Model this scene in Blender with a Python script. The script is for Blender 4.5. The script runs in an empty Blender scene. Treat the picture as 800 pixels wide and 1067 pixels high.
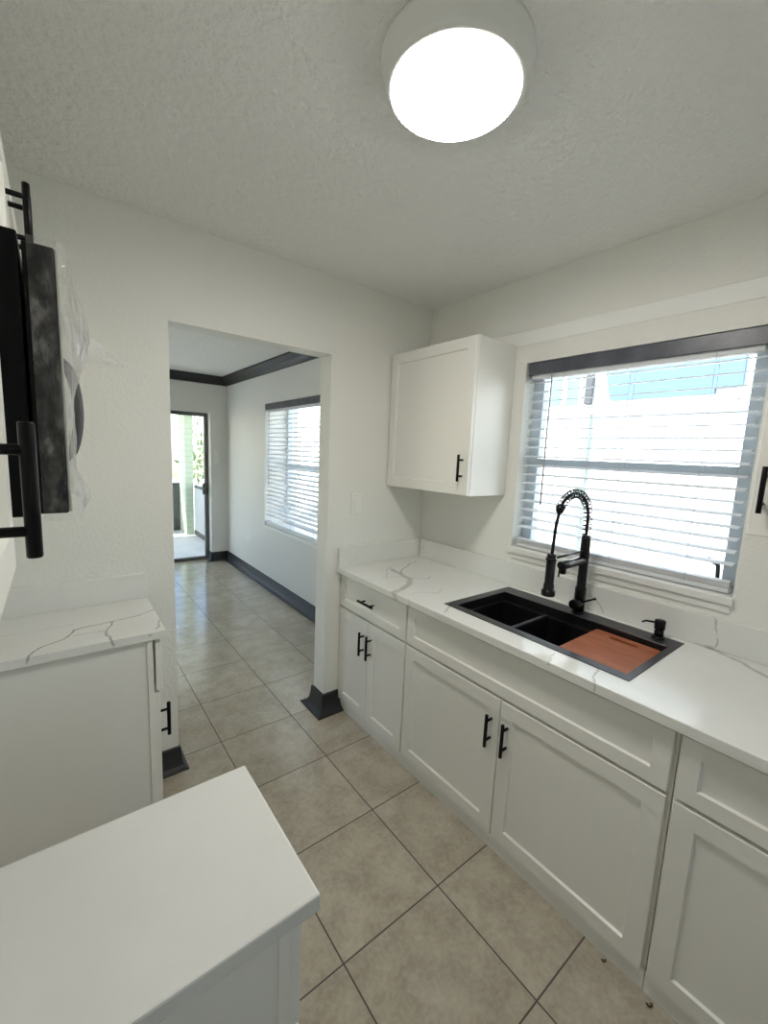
import bpy, bmesh, math, random
from mathutils import Vector, Matrix
random.seed(7)
S = bpy.context.scene
COL = S.collection
ORG = {}

# ------------------------------------------------------------------ helpers
class MB:
    """collects shapes (world coordinates) into one bmesh"""
    def __init__(self): self.bm = bmesh.new()
    def box(self, x0, x1, y0, y1, z0, z1, bev=0.0):
        x0, x1 = sorted((x0, x1)); y0, y1 = sorted((y0, y1)); z0, z1 = sorted((z0, z1))
        t = bmesh.new()
        bmesh.ops.create_cube(t, size=1)
        for v in t.verts:
            v.co = Vector(((x0+x1)/2+v.co.x*(x1-x0), (y0+y1)/2+v.co.y*(y1-y0), (z0+z1)/2+v.co.z*(z1-z0)))
        if bev: bmesh.ops.bevel(t, geom=t.edges[:], offset=bev, segments=2, affect='EDGES', profile=.5)
        return self.join(t)
    def join(self, t):
        me = bpy.data.meshes.new('tmp'); t.to_mesh(me); t.free()
        self.bm.from_mesh(me); bpy.data.meshes.remove(me); return self
    def tube(self, pts, rad, n=16, caps=True):
        pts = [Vector(p) for p in pts]
        if not hasattr(rad, '__len__'): rad = [rad]*len(pts)
        rings = []; prev = None
        for i, p in enumerate(pts):
            if i == 0: d = pts[1]-pts[0]
            elif i == len(pts)-1: d = pts[-1]-pts[-2]
            else: d = (pts[i+1]-p).normalized()+(p-pts[i-1]).normalized()
            if d.length < 1e-9: d = prev_d
            d = d.normalized(); prev_d = d
            if prev is None:
                a = Vector((0, 0, 1)) if abs(d.z) < .9 else Vector((1, 0, 0))
                u = d.cross(a).normalized()
            else:
                u = (prev-d*prev.dot(d)).normalized()
            prev = u; w = d.cross(u)
            rings.append([self.bm.verts.new(p+(u*math.cos(2*math.pi*k/n)+w*math.sin(2*math.pi*k/n))*rad[i]) for k in range(n)])
        for a, b in zip(rings, rings[1:]):
            for k in range(n):
                f = self.bm.faces.new((a[k], a[(k+1) % n], b[(k+1) % n], b[k])); f.smooth = True
        if caps:
            self.bm.faces.new(rings[0][::-1]); self.bm.faces.new(rings[-1])
        return self
    def lathe(self, c, prof, n=48, axis='z', smooth=True):
        """prof: list of (radius, height) revolved about an axis through c"""
        c = Vector(c); rings = []
        for r, h in prof:
            ring = []
            for k in range(n):
                a = 2*math.pi*k/n; p, q = r*math.cos(a), r*math.sin(a)
                o = {'z': (p, q, h), 'x': (h, p, q), 'y': (q, h, p)}[axis]
                ring.append(self.bm.verts.new(c+Vector(o)))
            rings.append(ring)
        for a, b in zip(rings, rings[1:]):
            for k in range(n):
                f = self.bm.faces.new((a[k], a[(k+1) % n], b[(k+1) % n], b[k])); f.smooth = smooth
        self.bm.faces.new(rings[0][::-1]); self.bm.faces.new(rings[-1]); return self
    def rings(self, rs, cap0=True, cap1=True, smooth=False):
        """skin of successive closed rings of equal vertex count"""
        R = [[self.bm.verts.new(p) for p in r] for r in rs]; n = len(R[0])
        for a, b in zip(R, R[1:]):
            for k in range(n):
                f = self.bm.faces.new((a[k], a[(k+1) % n], b[(k+1) % n], b[k])); f.smooth = smooth
        if cap0: self.bm.faces.new(R[0][::-1])
        if cap1: self.bm.faces.new(R[-1])
        return self
    def sweep(self, path, prof, side):
        """profile (out, z) swept along an XY path with mitred corners; side=+1 offsets to the left of travel"""
        P = [Vector(p) for p in path]; rs = []
        for i, p in enumerate(P):
            d0 = (P[i]-P[i-1]).normalized() if i else (P[1]-P[0]).normalized()
            d1 = (P[i+1]-P[i]).normalized() if i < len(P)-1 else d0
            n0 = Vector((-d0.y, d0.x))*side; n1 = Vector((-d1.y, d1.x))*side
            m = (n0+n1); m = m/m.dot(n0) if m.length > 1e-6 else n0
            rs.append([Vector((p.x+m.x*o, p.y+m.y*o, z)) for o, z in prof])
        return self.rings(rs)
    def build(self, name, mat, parent=None, origin=None):
        bm = self.bm
        bmesh.ops.recalc_face_normals(bm, faces=bm.faces[:])
        xs = [v.co for v in bm.verts]
        if origin is None:
            lo = [min(v[i] for v in xs) for i in range(3)]; hi = [max(v[i] for v in xs) for i in range(3)]
            origin = ((lo[0]+hi[0])/2, (lo[1]+hi[1])/2, lo[2])
        origin = Vector(origin)
        for v in bm.verts: v.co -= origin
        me = bpy.data.meshes.new(name); bm.to_mesh(me); bm.free()
        me.materials.append(mat)
        o = bpy.data.objects.new(name, me); COL.objects.link(o); ORG[o.name] = origin
        if parent:
            o.parent = parent; o.location = origin-ORG[parent.name]
        else: o.location = origin
        return o

def thing(name, label, cat, loc, group=None):
    o = bpy.data.objects.new(name, None); COL.objects.link(o); o.location = loc
    o.empty_display_size = .05
    ORG[o.name] = Vector(loc); o['label'] = label; o['category'] = cat
    if group: o['group'] = group
    return o
def tag(o, label, cat, group=None):
    o['label'] = label; o['category'] = cat
    if group: o['group'] = group
    return o
def struct(o, label, cat):
    o['kind'] = 'structure'; o['label'] = label; o['category'] = cat; return o

# ------------------------------------------------------------------ materials
def new_mat(name):
    m = bpy.data.materials.new(name); m.use_nodes = True
    nt = m.node_tree; b = nt.nodes['Principled BSDF']
    return m, nt, b
def N(nt, t, **kw):
    n = nt.nodes.new(t)
    for k, v in kw.items():
        if k in n.inputs: n.inputs[k].default_value = v
        else: setattr(n, k, v)
    return n
def L(nt, a, b): nt.links.new(a, b)
def pos(nt): return N(nt, 'ShaderNodeNewGeometry').outputs['Position']
def math_(nt, op, a, b=None, c=None):
    n = nt.nodes.new('ShaderNodeMath'); n.operation = op
    for i, x in enumerate((a, b, c)):
        if x is None: continue
        if hasattr(x, 'is_output'): L(nt, x, n.inputs[i])
        else: n.inputs[i].default_value = x
    return n.outputs[0]
def noise(nt, vec, scale, detail=3, rough=.5):
    n = N(nt, 'ShaderNodeTexNoise'); L(nt, vec, n.inputs['Vector'])
    n.inputs['Scale'].default_value = scale; n.inputs['Detail'].default_value = detail; n.inputs['Roughness'].default_value = rough
    return n
def ramp(nt, fac, stops):
    r = nt.nodes.new('ShaderNodeValToRGB'); L(nt, fac, r.inputs[0])
    e = r.color_ramp.elements
    while len(e) < len(stops): e.new(.5)
    for q, (p, c) in zip(e, stops): q.position = p; q.color = (*c, 1)
    return r.outputs[0]
def bump(nt, h, b, strength, dist):
    n = N(nt, 'ShaderNodeBump'); n.inputs['Strength'].default_value = strength; n.inputs['Distance'].default_value = dist
    L(nt, h, n.inputs['Height']); L(nt, n.outputs[0], b.inputs['Normal'])
def plain(name, col, rough=.5, metal=0.0, spec=.5, nscale=0, nstr=.1, ndist=.001, var=0.0, vscale=4):
    m, nt, b = new_mat(name)
    b.inputs['Base Color'].default_value = (*col, 1); b.inputs['Roughness'].default_value = rough
    b.inputs['Metallic'].default_value = metal; b.inputs['Specular IOR Level'].default_value = spec
    p = pos(nt)
    if nscale: bump(nt, noise(nt, p, nscale, 3).outputs['Fac'], b, nstr, ndist)
    if var:
        f = noise(nt, p, vscale, 4).outputs['Fac']
        L(nt, ramp(nt, f, [(.3, [c*(1-var) for c in col]), (.7, [min(1, c*(1+var)) for c in col])]), b.inputs['Base Color'])
    return m

M = {}
M['wall'] = plain('painted_wall', (.80, .80, .755), .5, nscale=66, nstr=.5, ndist=.005, spec=.3)
M['ceiling'] = plain('textured_ceiling', (.86, .86, .835), .7, nscale=42, nstr=1.0, ndist=.012, spec=.2)
M['farwall'] = plain('painted_far_wall', (.74, .74, .71), .5, nscale=95, nstr=.2, ndist=.002, spec=.3)
M['cab'] = plain('white_cabinet_lacquer', (.80, .79, .74), .32, spec=.5, nscale=30, nstr=.02)
M['panel'] = plain('white_side_panel', (.78, .775, .735), .4, spec=.4)
M['black'] = plain('matte_black_metal', (.005, .005, .006), .36, spec=.16)
M['bronze'] = plain('dark_faucet_metal', (.007, .0065, .008), .28, spec=.3)
M['sink'] = plain('black_sink_steel', (.008, .008, .009), .34, spec=.4)
M['rim'] = plain('gunmetal_rim', (.06, .06, .066), .34, metal=.6)
M['trim'] = plain('charcoal_trim', (.019, .0193, .021), .46, nscale=40, nstr=.04)
M['valance'] = plain('charcoal_valance', (.085, .09, .112), .32, var=.3, vscale=12)
M['slat'] = plain('white_blind', (.80, .81, .82), .4)
def slat_mat():
    m, nt, b = new_mat('white_blind_vinyl'); out = nt.nodes['Material Output']
    b.inputs['Base Color'].default_value = (.82, .83, .84, 1); b.inputs['Roughness'].default_value = .4
    t = N(nt, 'ShaderNodeBsdfTranslucent'); t.inputs[0].default_value = (.85, .88, .92, 1)
    mx = N(nt, 'ShaderNodeMixShader'); mx.inputs[0].default_value = .16
    L(nt, b.outputs[0], mx.inputs[1]); L(nt, t.outputs[0], mx.inputs[2]); L(nt, mx.outputs[0], out.inputs[0])
    return m
M['slat'] = slat_mat()
M['vinyl'] = plain('window_vinyl', (.60, .67, .735), .45)
M['white'] = plain('white_plastic', (.82, .82, .79), .35)
M['whitetrim'] = plain('white_trim', (.80, .80, .77), .4)
M['grey'] = plain('grey_metal', (.07, .07, .072), .4, metal=.3)
M['alu'] = plain('dark_bronze_aluminium', (.13, .135, .13), .45, metal=.3)
M['cord'] = plain('grey_cord', (.48, .50, .53), .5)
M['micro'] = plain('black_appliance', (.003, .003, .004), .4, spec=.12)
M['microglass'] = plain('black_glass', (.012, .012, .013), .08)
M['edge'] = plain('pale_edge', (.5, .5, .47), .35)
M['stucco'] = plain('white_stucco', (.86, .86, .84), .8, nscale=30, nstr=.3, ndist=.004)
M['blue'] = plain('pale_blue_panel', (.085, .155, .235), .6)
M['teal'] = plain('teal_glass', (.14, .31, .31), .3)
M['greenpipe'] = plain('pale_green_pipe', (.30, .38, .33), .5)
M['ground'] = plain('sunny_concrete', (.55, .54, .50), .8, var=.15)
M['lanai'] = plain('lanai_concrete', (.60, .61, .62), .5, var=.06)
M['column'] = plain('pale_green_block', (.56, .66, .46), .7)
M['kick'] = plain('white_kick_plate', (.5, .51, .52), .4)
M['greykick'] = plain('grey_kick_plate', (.10, .10, .10), .5)
M['debris'] = plain('dry_leaf', (.10, .065, .035), .8)
M['bark'] = plain('bark', (.15, .10, .07), .9)
M['leaf'] = plain('leaf', (.18, .26, .12), .6, var=.3, vscale=8)

def glass():
    m, nt, b = new_mat('window_glass'); nt.nodes.remove(b)
    out = nt.nodes['Material Output']
    tr = N(nt, 'ShaderNodeBsdfTransparent'); tr.inputs[0].default_value = (.93, .96, .96, 1)
    gl = N(nt, 'ShaderNodeBsdfGlossy'); gl.inputs['Roughness'].default_value = .02
    lw = N(nt, 'ShaderNodeLayerWeight'); lw.inputs[0].default_value = .5
    fo = math_(nt, 'ADD', math_(nt, 'MULTIPLY', math_(nt, 'POWER', lw.outputs['Facing'], 5.0), .85), .04)
    mx = N(nt, 'ShaderNodeMixShader')
    L(nt, fo, mx.inputs[0]); L(nt, tr.outputs[0], mx.inputs[1]); L(nt, gl.outputs[0], mx.inputs[2]); L(nt, mx.outputs[0], out.inputs[0])
    return m
M['glass'] = glass()

def film():
    m, nt, b = new_mat('clear_wrinkled_film'); nt.nodes.remove(b)
    out = nt.nodes['Material Output']; p = pos(nt)
    tr = N(nt, 'ShaderNodeBsdfTransparent'); tr.inputs[0].default_value = (.96, .96, .96, 1)
    df = N(nt, 'ShaderNodeBsdfTranslucent'); df.inputs[0].default_value = (.8, .8, .8, 1)
    gl = N(nt, 'ShaderNodeBsdfGlossy'); gl.inputs['Roughness'].default_value = .12
    n = noise(nt, p, 18, 4, .6)
    bp = N(nt, 'ShaderNodeBump'); bp.inputs['Strength'].default_value = .9; bp.inputs['Distance'].default_value = .012
    L(nt, n.outputs['Fac'], bp.inputs['Height']); L(nt, bp.outputs[0], gl.inputs['Normal'])
    m1 = N(nt, 'ShaderNodeMixShader'); lw = N(nt, 'ShaderNodeLayerWeight'); lw.inputs[0].default_value = .5
    L(nt, math_(nt, 'ADD', math_(nt, 'MULTIPLY', math_(nt, 'POWER', lw.outputs['Facing'], 3.0), .5), .035), m1.inputs[0])
    L(nt, tr.outputs[0], m1.inputs[1]); L(nt, gl.outputs[0], m1.inputs[2])
    m2 = N(nt, 'ShaderNodeMixShader'); 
    mp = N(nt, 'ShaderNodeMapping'); L(nt, p, mp.inputs[0]); mp.inputs['Scale'].default_value = (1, 1, .42); mp.inputs['Rotation'].default_value = (.25, .2, 0)
    c = ramp(nt, noise(nt, mp.outputs[0], 30, 6, .68).outputs['Fac'], [(.43, (.006,)*3), (.53, (.06,)*3), (.64, (.24,)*3)])
    L(nt, c, m2.inputs[0]); L(nt, m1.outputs[0], m2.inputs[1])
    d2 = N(nt, 'ShaderNodeBsdfDiffuse'); d2.inputs[0].default_value = (.75, .75, .75, 1)
    L(nt, d2.outputs[0], m2.inputs[2]); L(nt, m2.outputs[0], out.inputs[0])
    return m
M['film'] = film()

def emit(name, col, strength):
    m, nt, b = new_mat(name)
    b.inputs['Base Color'].default_value = (.9, .9, .88, 1)
    b.inputs['Emission Color'].default_value = (*col, 1); b.inputs['Emission Strength'].default_value = strength
    return m
LAMP = 43.0
M['lamp'] = emit('lit_diffuser', (1.0, .962, .905), LAMP)

# tile floor ------------------------------------------------------------
TX, TY, TS = -0.9159, -1.5928, 0.4166
def tiles():
    m, nt, b = new_mat('beige_floor_tile'); p = pos(nt)
    sp = N(nt, 'ShaderNodeSeparateXYZ'); L(nt, p, sp.inputs[0])
    ds, ids = [], []
    for o, t in ((sp.outputs[0], TX), (sp.outputs[1], TY)):
        u = math_(nt, 'DIVIDE', math_(nt, 'SUBTRACT', o, t), TS)
        f = math_(nt, 'FRACT', u); ids.append(math_(nt, 'FLOOR', u))
        ds.append(math_(nt, 'MULTIPLY', math_(nt, 'MINIMUM', f, math_(nt, 'SUBTRACT', 1.0, f)), TS))
    d = math_(nt, 'MINIMUM', ds[0], ds[1])
    g = N(nt, 'ShaderNodeMapRange', interpolation_type='SMOOTHSTEP'); L(nt, d, g.inputs[0])
    g.inputs[1].default_value = .0016; g.inputs[2].default_value = .0036
    cid = N(nt, 'ShaderNodeCombineXYZ'); L(nt, ids[0], cid.inputs[0]); L(nt, ids[1], cid.inputs[1])
    wn = N(nt, 'ShaderNodeTexWhiteNoise'); L(nt, cid.outputs[0], wn.inputs['Vector'])
    off = N(nt, 'ShaderNodeVectorMath', operation='SCALE'); L(nt, wn.outputs['Color'], off.inputs[0]); off.inputs['Scale'].default_value = 5
    pv = N(nt, 'ShaderNodeVectorMath', operation='ADD'); L(nt, p, pv.inputs[0]); L(nt, off.outputs[0], pv.inputs[1])
    n1 = noise(nt, pv.outputs[0], 9, 6, .62); n2 = noise(nt, pv.outputs[0], 60, 4, .6)
    mixf = math_(nt, 'ADD', math_(nt, 'MULTIPLY', n1.outputs['Fac'], .6), math_(nt, 'MULTIPLY', n2.outputs['Fac'], .4))
    c = ramp(nt, mixf, [(.36, (.345, .30, .235)), (.5, (.425, .378, .30)), (.66, (.50, .45, .37))])
    v = N(nt, 'ShaderNodeHueSaturation'); L(nt, c, v.inputs['Color'])
    L(nt, math_(nt, 'ADD', math_(nt, 'MULTIPLY', wn.outputs['Value'], .10), .95), v.inputs['Value'])
    mx = N(nt, 'ShaderNodeMix', data_type='RGBA'); L(nt, g.outputs[0], mx.inputs['Factor'])
    mx.inputs['A'].default_value = (.062, .050, .040, 1); L(nt, v.outputs[0], mx.inputs['B'])
    L(nt, mx.outputs['Result'], b.inputs['Base Color'])
    r = math_(nt, 'SUBTRACT', .75, math_(nt, 'MULTIPLY', g.outputs[0], .60)); L(nt, r, b.inputs['Roughness'])
    h = math_(nt, 'ADD', g.outputs[0], math_(nt, 'MULTIPLY', n2.outputs['Fac'], .10))
    bump(nt, h, b, .25, .001)
    b.inputs['Specular IOR Level'].default_value = .75
    return m
M['tile'] = tiles()

# quartz with traced veins ---------------------------------------------
def seg_group():
    g = bpy.data.node_groups.new('vein_segment', 'ShaderNodeTree')
    for n, t in (('P', 'NodeSocketVector'), ('A', 'NodeSocketVector'), ('B', 'NodeSocketVector'), ('W', 'NodeSocketFloat')):
        g.interface.new_socket(n, in_out='INPUT', socket_type=t)
    g.interface.new_socket('Mask', in_out='OUTPUT', socket_type='NodeSocketFloat')
    i = g.nodes.new('NodeGroupInput'); o = g.nodes.new('NodeGroupOutput')
    def vm(op, a, b):
        n = g.nodes.new('ShaderNodeVectorMath'); n.operation = op; g.links.new(a, n.inputs[0])
        if b is not None: g.links.new(b, n.inputs[1])
        return n
    pa = vm('SUBTRACT', i.outputs['P'], i.outputs['A']).outputs[0]; ba = vm('SUBTRACT', i.outputs['B'], i.outputs['A']).outputs[0]
    d1 = vm('DOT_PRODUCT', pa, ba).outputs['Value']; d2 = vm('DOT_PRODUCT', ba, ba).outputs['Value']
    dv = g.nodes.new('ShaderNodeMath'); dv.operation = 'DIVIDE'; dv.use_clamp = True
    g.links.new(d1, dv.inputs[0]); g.links.new(d2, dv.inputs[1])
    sc = g.nodes.new('ShaderNodeVectorMath'); sc.operation = 'SCALE'; g.links.new(ba, sc.inputs[0]); g.links.new(dv.outputs[0], sc.inputs['Scale'])
    df = vm('SUBTRACT', pa, sc.outputs[0]).outputs[0]
    ln = vm('LENGTH', df, None).outputs['Value']
    q = g.nodes.new('ShaderNodeMath'); q.operation = 'DIVIDE'; g.links.new(ln, q.inputs[0]); g.links.new(i.outputs['W'], q.inputs[1])
    mr = g.nodes.new('ShaderNodeMapRange'); mr.interpolation_type = 'SMOOTHSTEP'
    g.links.new(q.outputs[0], mr.inputs[0]); mr.inputs[1].default_value = .35; mr.inputs[2].default_value = 1.2; mr.inputs[3].default_value = 1; mr.inputs[4].default_value = 0
    g.links.new(mr.outputs[0], o.inputs[0]); return g
SEG = seg_group()
def quartz(name, veins, base=(.78, .78, .745)):
    m, nt, b = new_mat(name); p = pos(nt)
    n = noise(nt, p, 16, 4, .6)
    s = N(nt, 'ShaderNodeVectorMath', operation='SUBTRACT'); L(nt, n.outputs['Color'], s.inputs[0]); s.inputs[1].default_value = (.5, .5, .5)
    sc = N(nt, 'ShaderNodeVectorMath', operation='SCALE'); L(nt, s.outputs[0], sc.inputs[0]); sc.inputs['Scale'].default_value = .04
    fl = N(nt, 'ShaderNodeVectorMath', operation='MULTIPLY'); L(nt, sc.outputs[0], fl.inputs[0]); fl.inputs[1].default_value = (1, 1, .12)
    pd = N(nt, 'ShaderNodeVectorMath', operation='ADD'); L(nt, p, pd.inputs[0]); L(nt, fl.outputs[0], pd.inputs[1])
    tot = None
    for w, a, line in veins:
        for A, B in zip(line, line[1:]):
            q = nt.nodes.new('ShaderNodeGroup'); q.node_tree = SEG
            L(nt, pd.outputs[0], q.inputs['P']); q.inputs['A'].default_value = A; q.inputs['B'].default_value = B; q.inputs['W'].default_value = w
            v = math_(nt, 'MULTIPLY', q.outputs[0], a)
            tot = v if tot is None else math_(nt, 'MAXIMUM', tot, v)
    cl = noise(nt, p, 5, 5, .6)
    basec = ramp(nt, cl.outputs['Fac'], [(.3, [c*.955 for c in base]), (.6, base)])
    if tot is None: L(nt, basec, b.inputs['Base Color'])
    else:
        br = noise(nt, p, 40, 3); k = math_(nt, 'MULTIPLY', tot, math_(nt, 'ADD', .45, br.outputs['Fac']))
        mx = N(nt, 'ShaderNodeMix', data_type='RGBA'); L(nt, k, mx.inputs['Factor']); L(nt, basec, mx.inputs['A']); mx.inputs['B'].default_value = (.30, .29, .265, 1)
        L(nt, mx.outputs['Result'], b.inputs['Base Color'])
    b.inputs['Roughness'].default_value = .16
    return m
Z = .914
M['quartz'] = quartz('veined_quartz', [
    (.021, .55, [(-.403, -.195, Z), (-.425, -.30, Z), (-.435, -.40, Z), (-.50, -.47, Z), (-.60, -.52, Z), (-.667, -.540, Z), (-.669, -.555, .88)]),
    (.006, .7, [(-.14, -.13, Z), (-.22, -.15, Z), (-.271, -.193, Z), (-.34, -.22, Z), (-.43, -.31, Z)]),
    (.004, .6, [(-.56, -.30, Z), (-.50, -.33, Z), (-.44, -.36, Z), (-.36, -.45, Z), (-.30, -.43, Z)]),
    (.004, .5, [(-.54, -.324, Z), (-.43, -.18, Z), (-.30, -.12, Z)]),
    (.003, .5, [(-.63, -.60, Z), (-.55, -.60, Z), (-.48, -.66, Z), (-.40, -.62, Z)]),
    (.004, .6, [(-.667, -.656, Z), (-.669, -.66, .88)]),
    (.004, .55, [(-.554, -.82, Z), (-.643, -.865, Z)]),
    (.005, .6, [(-.59, -1.36, Z), (-.667, -1.384, Z), (-.669, -1.39, .88)]),
    (.005, .6, [(-.56, -1.50, Z), (-.62, -1.52, Z), (-.667, -1.54, Z), (-.669, -1.545, .88)]),
    (.012, .55, [(-.002, -1.60, Z), (-.03, -1.70, Z), (-.075, -1.79, Z), (-.13, -1.87, Z), (-.2, -2.1, Z)]),
    (.004, .55, [(-.02, -.02, .99), (-.022, -.10, .96), (-.022, -.17, .925)]),
    (.004, .5, [(-.022, -1.20, .99), (-.022, -1.25, .955), (-.022, -1.275, .92)]),
    (.004, .6, [(.0, -1.66, 1.037), (-.022, -1.68, 1.03), (-.022, -1.69, .98), (-.022, -1.69, .92)]),
])
M['quartz_small'] = quartz('veined_quartz_small', [
    (.0045, .85, [(-2.076, -.437, .88), (-2.07, -.43, Z), (-2.048, -.381, Z), (-1.985, -.345, Z), (-1.947, -.265, Z), (-1.837, -.25, Z), (-1.739, -.235, Z), (-1.67, -.18, Z)]),
    (.005, .8, [(-1.848, -.437, .88), (-1.85, -.43, Z), (-1.855, -.335, Z), (-1.83, -.25, Z)]),
    (.003, .5, [(-1.86, -.335, Z), (-1.95, -.315, Z)]),
    (.003, .4, [(-2.3, -.21, Z), (-2.153, -.202, Z), (-1.95, -.21, Z)]),
    (.004, .7, [(-1.735, -.437, .905), (-1.715, -.43, .90), (-1.70, -.40, Z), (-1.68, -.33, Z)]),
])
M['quartz_plain'] = quartz('plain_quartz', [], base=(.70, .70, .67))

def wood():
    m, nt, b = new_mat('red_brown_board'); p = pos(nt)
    mp = N(nt, 'ShaderNodeMapping'); L(nt, p, mp.inputs[0]); mp.inputs['Scale'].default_value = (30, 4, 30)
    n = noise(nt, mp.outputs[0], 1.6, 5, .6)
    L(nt, ramp(nt, n.outputs['Fac'], [(.3, (.27, .078, .030)), (.55, (.38, .118, .046)), (.75, (.46, .160, .068))]), b.inputs['Base Color'])
    b.inputs['Roughness'].default_value = .45; return m
M['wood'] = wood()

# ------------------------------------------------------------------ dimensions
WL, WR = -2.34, 0.0            # kitchen side walls
YB = -3.7                      # kitchen wall behind
PT = .12                       # partition thickness
CE = 2.535                     # ceiling
DX0, DX1, DZ = -1.559, -.742, 2.13
LR, LF, LL = -.07, 3.95, -3.8   # far room: window wall, far wall, other side wall

def cells(mb, axis, a0, a1, us, zs, holes):
    """wall slab between a0..a1 on an axis; u along the other horizontal axis, holes = [(u0,u1,z0,z1)]"""
    us = sorted(set(us+[h[i] for h in holes for i in (0, 1)])); zs = sorted(set(zs+[h[i] for h in holes for i in (2, 3)]))
    for u0, u1 in zip(us, us[1:]):
        run = None
        for z0, z1 in zip(zs, zs[1:]):
            uc, zc = (u0+u1)/2, (z0+z1)/2
            solid = not any(h[0] < uc < h[1] and h[2] < zc < h[3] for h in holes)
            if solid: run = (run[0], z1) if run else (z0, z1)
            if (not solid or z1 == zs[-1]) and run:
                if axis == 'x': mb.box(a0, a1, u0, u1, *run)
                else: mb.box(u0, u1, a0, a1, *run)
                run = None
    return mb

# ------------------------------------------------------------------ the setting
f = MB(); f.box(LL-.2, .30, YB-.2, LF+.24, -.12, 0)
struct(f.build('floor', M['tile'], origin=(-1.5, 0, 0)), 'glossy beige square floor tiles with dark grout lines', 'floor')
c = MB(); c.box(LL-.4, .75, YB-.4, LF+.24, CE, CE+.25)
struct(c.build('ceiling', M['ceiling']), 'white textured ceiling with round light', 'ceiling')
w = MB(); cells(w, 'y', 0, PT, [WL-.15, WR+.3], [0, CE], [(DX0, DX1, 0, DZ)])
struct(w.build('wall_partition', M['wall']), 'white wall with wide doorway into the next room', 'wall')
# right wall with the window opening
OY0, OY1, OZ0, OZ1 = -1.712, -.737, 1.10, 2.103
w = MB(); cells(w, 'x', 0, .20, [YB, 0], [0, CE], [(OY0, OY1, OZ0, OZ1)])
struct(w.build('wall_right', M['wall']), 'white wall with the window above the sink', 'wall')
w = MB(); w.box(WL-.15, WL, YB, 0, 0, CE)
struct(w.build('wall_left', M['wall']), 'white wall behind the stove side cabinets', 'wall')
BX0, BX1, BZL, BZ = -1.5, -.8, 1.10, 2.0
w = MB(); cells(w, 'y', YB-.15, YB, [WL-.15, .34], [0, CE], [(BX0, BX1, BZL, BZ)])
struct(w.build('wall_back', M['wall']), 'white wall at the near end of the kitchen', 'wall')
FY0, FY1, FZ0, FZ1 = 1.28, 2.60, .70, 2.105
w = MB(); cells(w, 'x', LR, .34, [PT, LF+.24], [0, CE], [(FY0, FY1, FZ0, FZ1)])
struct(w.build('wall_living_right', M['farwall']), 'pale wall with white blind in the next room', 'wall')
SX0, SX1, SZ = -2.15, -.29, 2.05
w = MB(); cells(w, 'y', LF, LF+.24, [LL, LR], [0, CE], [(SX0, SX1, 0, SZ)])
struct(w.build('wall_living_far', M['farwall']), 'pale far wall around the sliding glass door', 'wall')
QY0, QY1, QZ0, QZ1 = 1.35, 2.75, .9, 2.0
w = MB(); cells(w, 'x', LL-.15, LL, [PT, LF+.24], [0, CE], [(QY0, QY1, QZ0, QZ1)])
struct(w.build('wall_living_left', M['farwall']), 'pale side wall of the next room', 'wall')
w = MB(); w.box(LL-.15, WL-.15, 0, PT, 0, CE)
struct(w.build('wall_living_near', M['farwall']), 'pale near wall of the next room', 'wall')

base_prof = [(0, 0), (.062, 0), (.062, .006), (.046, .011), (.030, .022), (.021, .042), (.016, .07), (.012, .116), (0, .12)]
def baseboard(name, path, side, label, k=1.0):
    struct(MB().sweep(path, [(o*k, z) for o, z in base_prof], side).build(name, M['trim']), label, 'baseboard')
baseboard('baseboard_right', [(-.585, 0), (DX1, 0), (DX1, PT), (LR, PT), (LR, LF), (SX1, LF), (SX1, LF+.115)], 1, 'charcoal baseboard with flared foot at doorway stub and along window wall')
baseboard('baseboard_left', [(-1.69, 0), (DX0, 0), (DX0, PT), (-2.6, PT)], -1, 'charcoal flared baseboard beside the small counter', .62)
crown = [(0, CE), (.085, CE), (.085, CE-.018), (.062, CE-.040), (.040, CE-.058), (.024, CE-.085), (.016, CE-.105), (0, CE-.108)]
def crown_(name, path, side, label): struct(MB().sweep(path, [(o, z-.0005) for o, z in crown], side).build(name, M['trim']), label, 'crown moulding')
crown_('trim_1', [(LR, PT), (LR, LF), (LL, LF)], 1, 'charcoal crown moulding around the next room ceiling')

struct(MB().sweep([(0, -.004), (0, YB+.002)], [(0, CE-.0005), (.020, 2.262), (.022, 2.258), (0, 2.258)], -1).build('trim_2', M['wall']), 'white plastered wall above the window, slightly proud of the wall below', 'wall ledge')
struct(MB().sweep([(0, -.004), (0, YB+.002)], [(0, 2.2575), (.0225, 2.2575), (.004, 2.197), (0, 2.195)], -1).build('trim_3', plain('band_painted_light', (.92, .92, .90), .4)), 'sloped band along the wall above the sink window, light painted into its colour', 'wall ledge')  # colour lighter than the wall stands in for light reaching the band's underside

# ------------------------------------------------------------------ windows and blinds
def window(name, x, y0, y1, z0, z1, label, zm, crank=False, t=.035):
    a = MB()
    a.box(x, x+.05, y0, y0+t, z0, z1, .003); a.box(x, x+.05, y1-t, y1, z0, z1, .003)
    a.box(x, x+.05, y0+t, y1-t, z0, z0+t, .003); a.box(x, x+.05, y0+t, y1-t, z1-t, z1, .003)
    fr = struct(a.build(name, M['vinyl']), label, 'window')
    MB().box(x-.004, x+.04, y0+t, y1-t, zm-.022, zm+.022, .003).build('meeting_rail', M['vinyl'], fr)
    for s0, s1, xx in ((z0+t, zm-.02, x+.012), (zm+.02, z1-t, x+.028)):
        MB().box(xx, xx+.004, y0+t, y1-t, s0, s1).build('pane', M['glass'], fr)
    if crank:
        MB().tube([(x+.004, y0+.072, z0+.058), (x-.004, y0+.075, z0+.115), (x-.006, y0+.078, z0+.125)], .008, 10).tube([(x-.006, y0+.070, z0+.122), (x-.008, y0+.112, z0+.142)], .009, 10).build('sash_latch', M['grey'], fr)
    return fr
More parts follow.
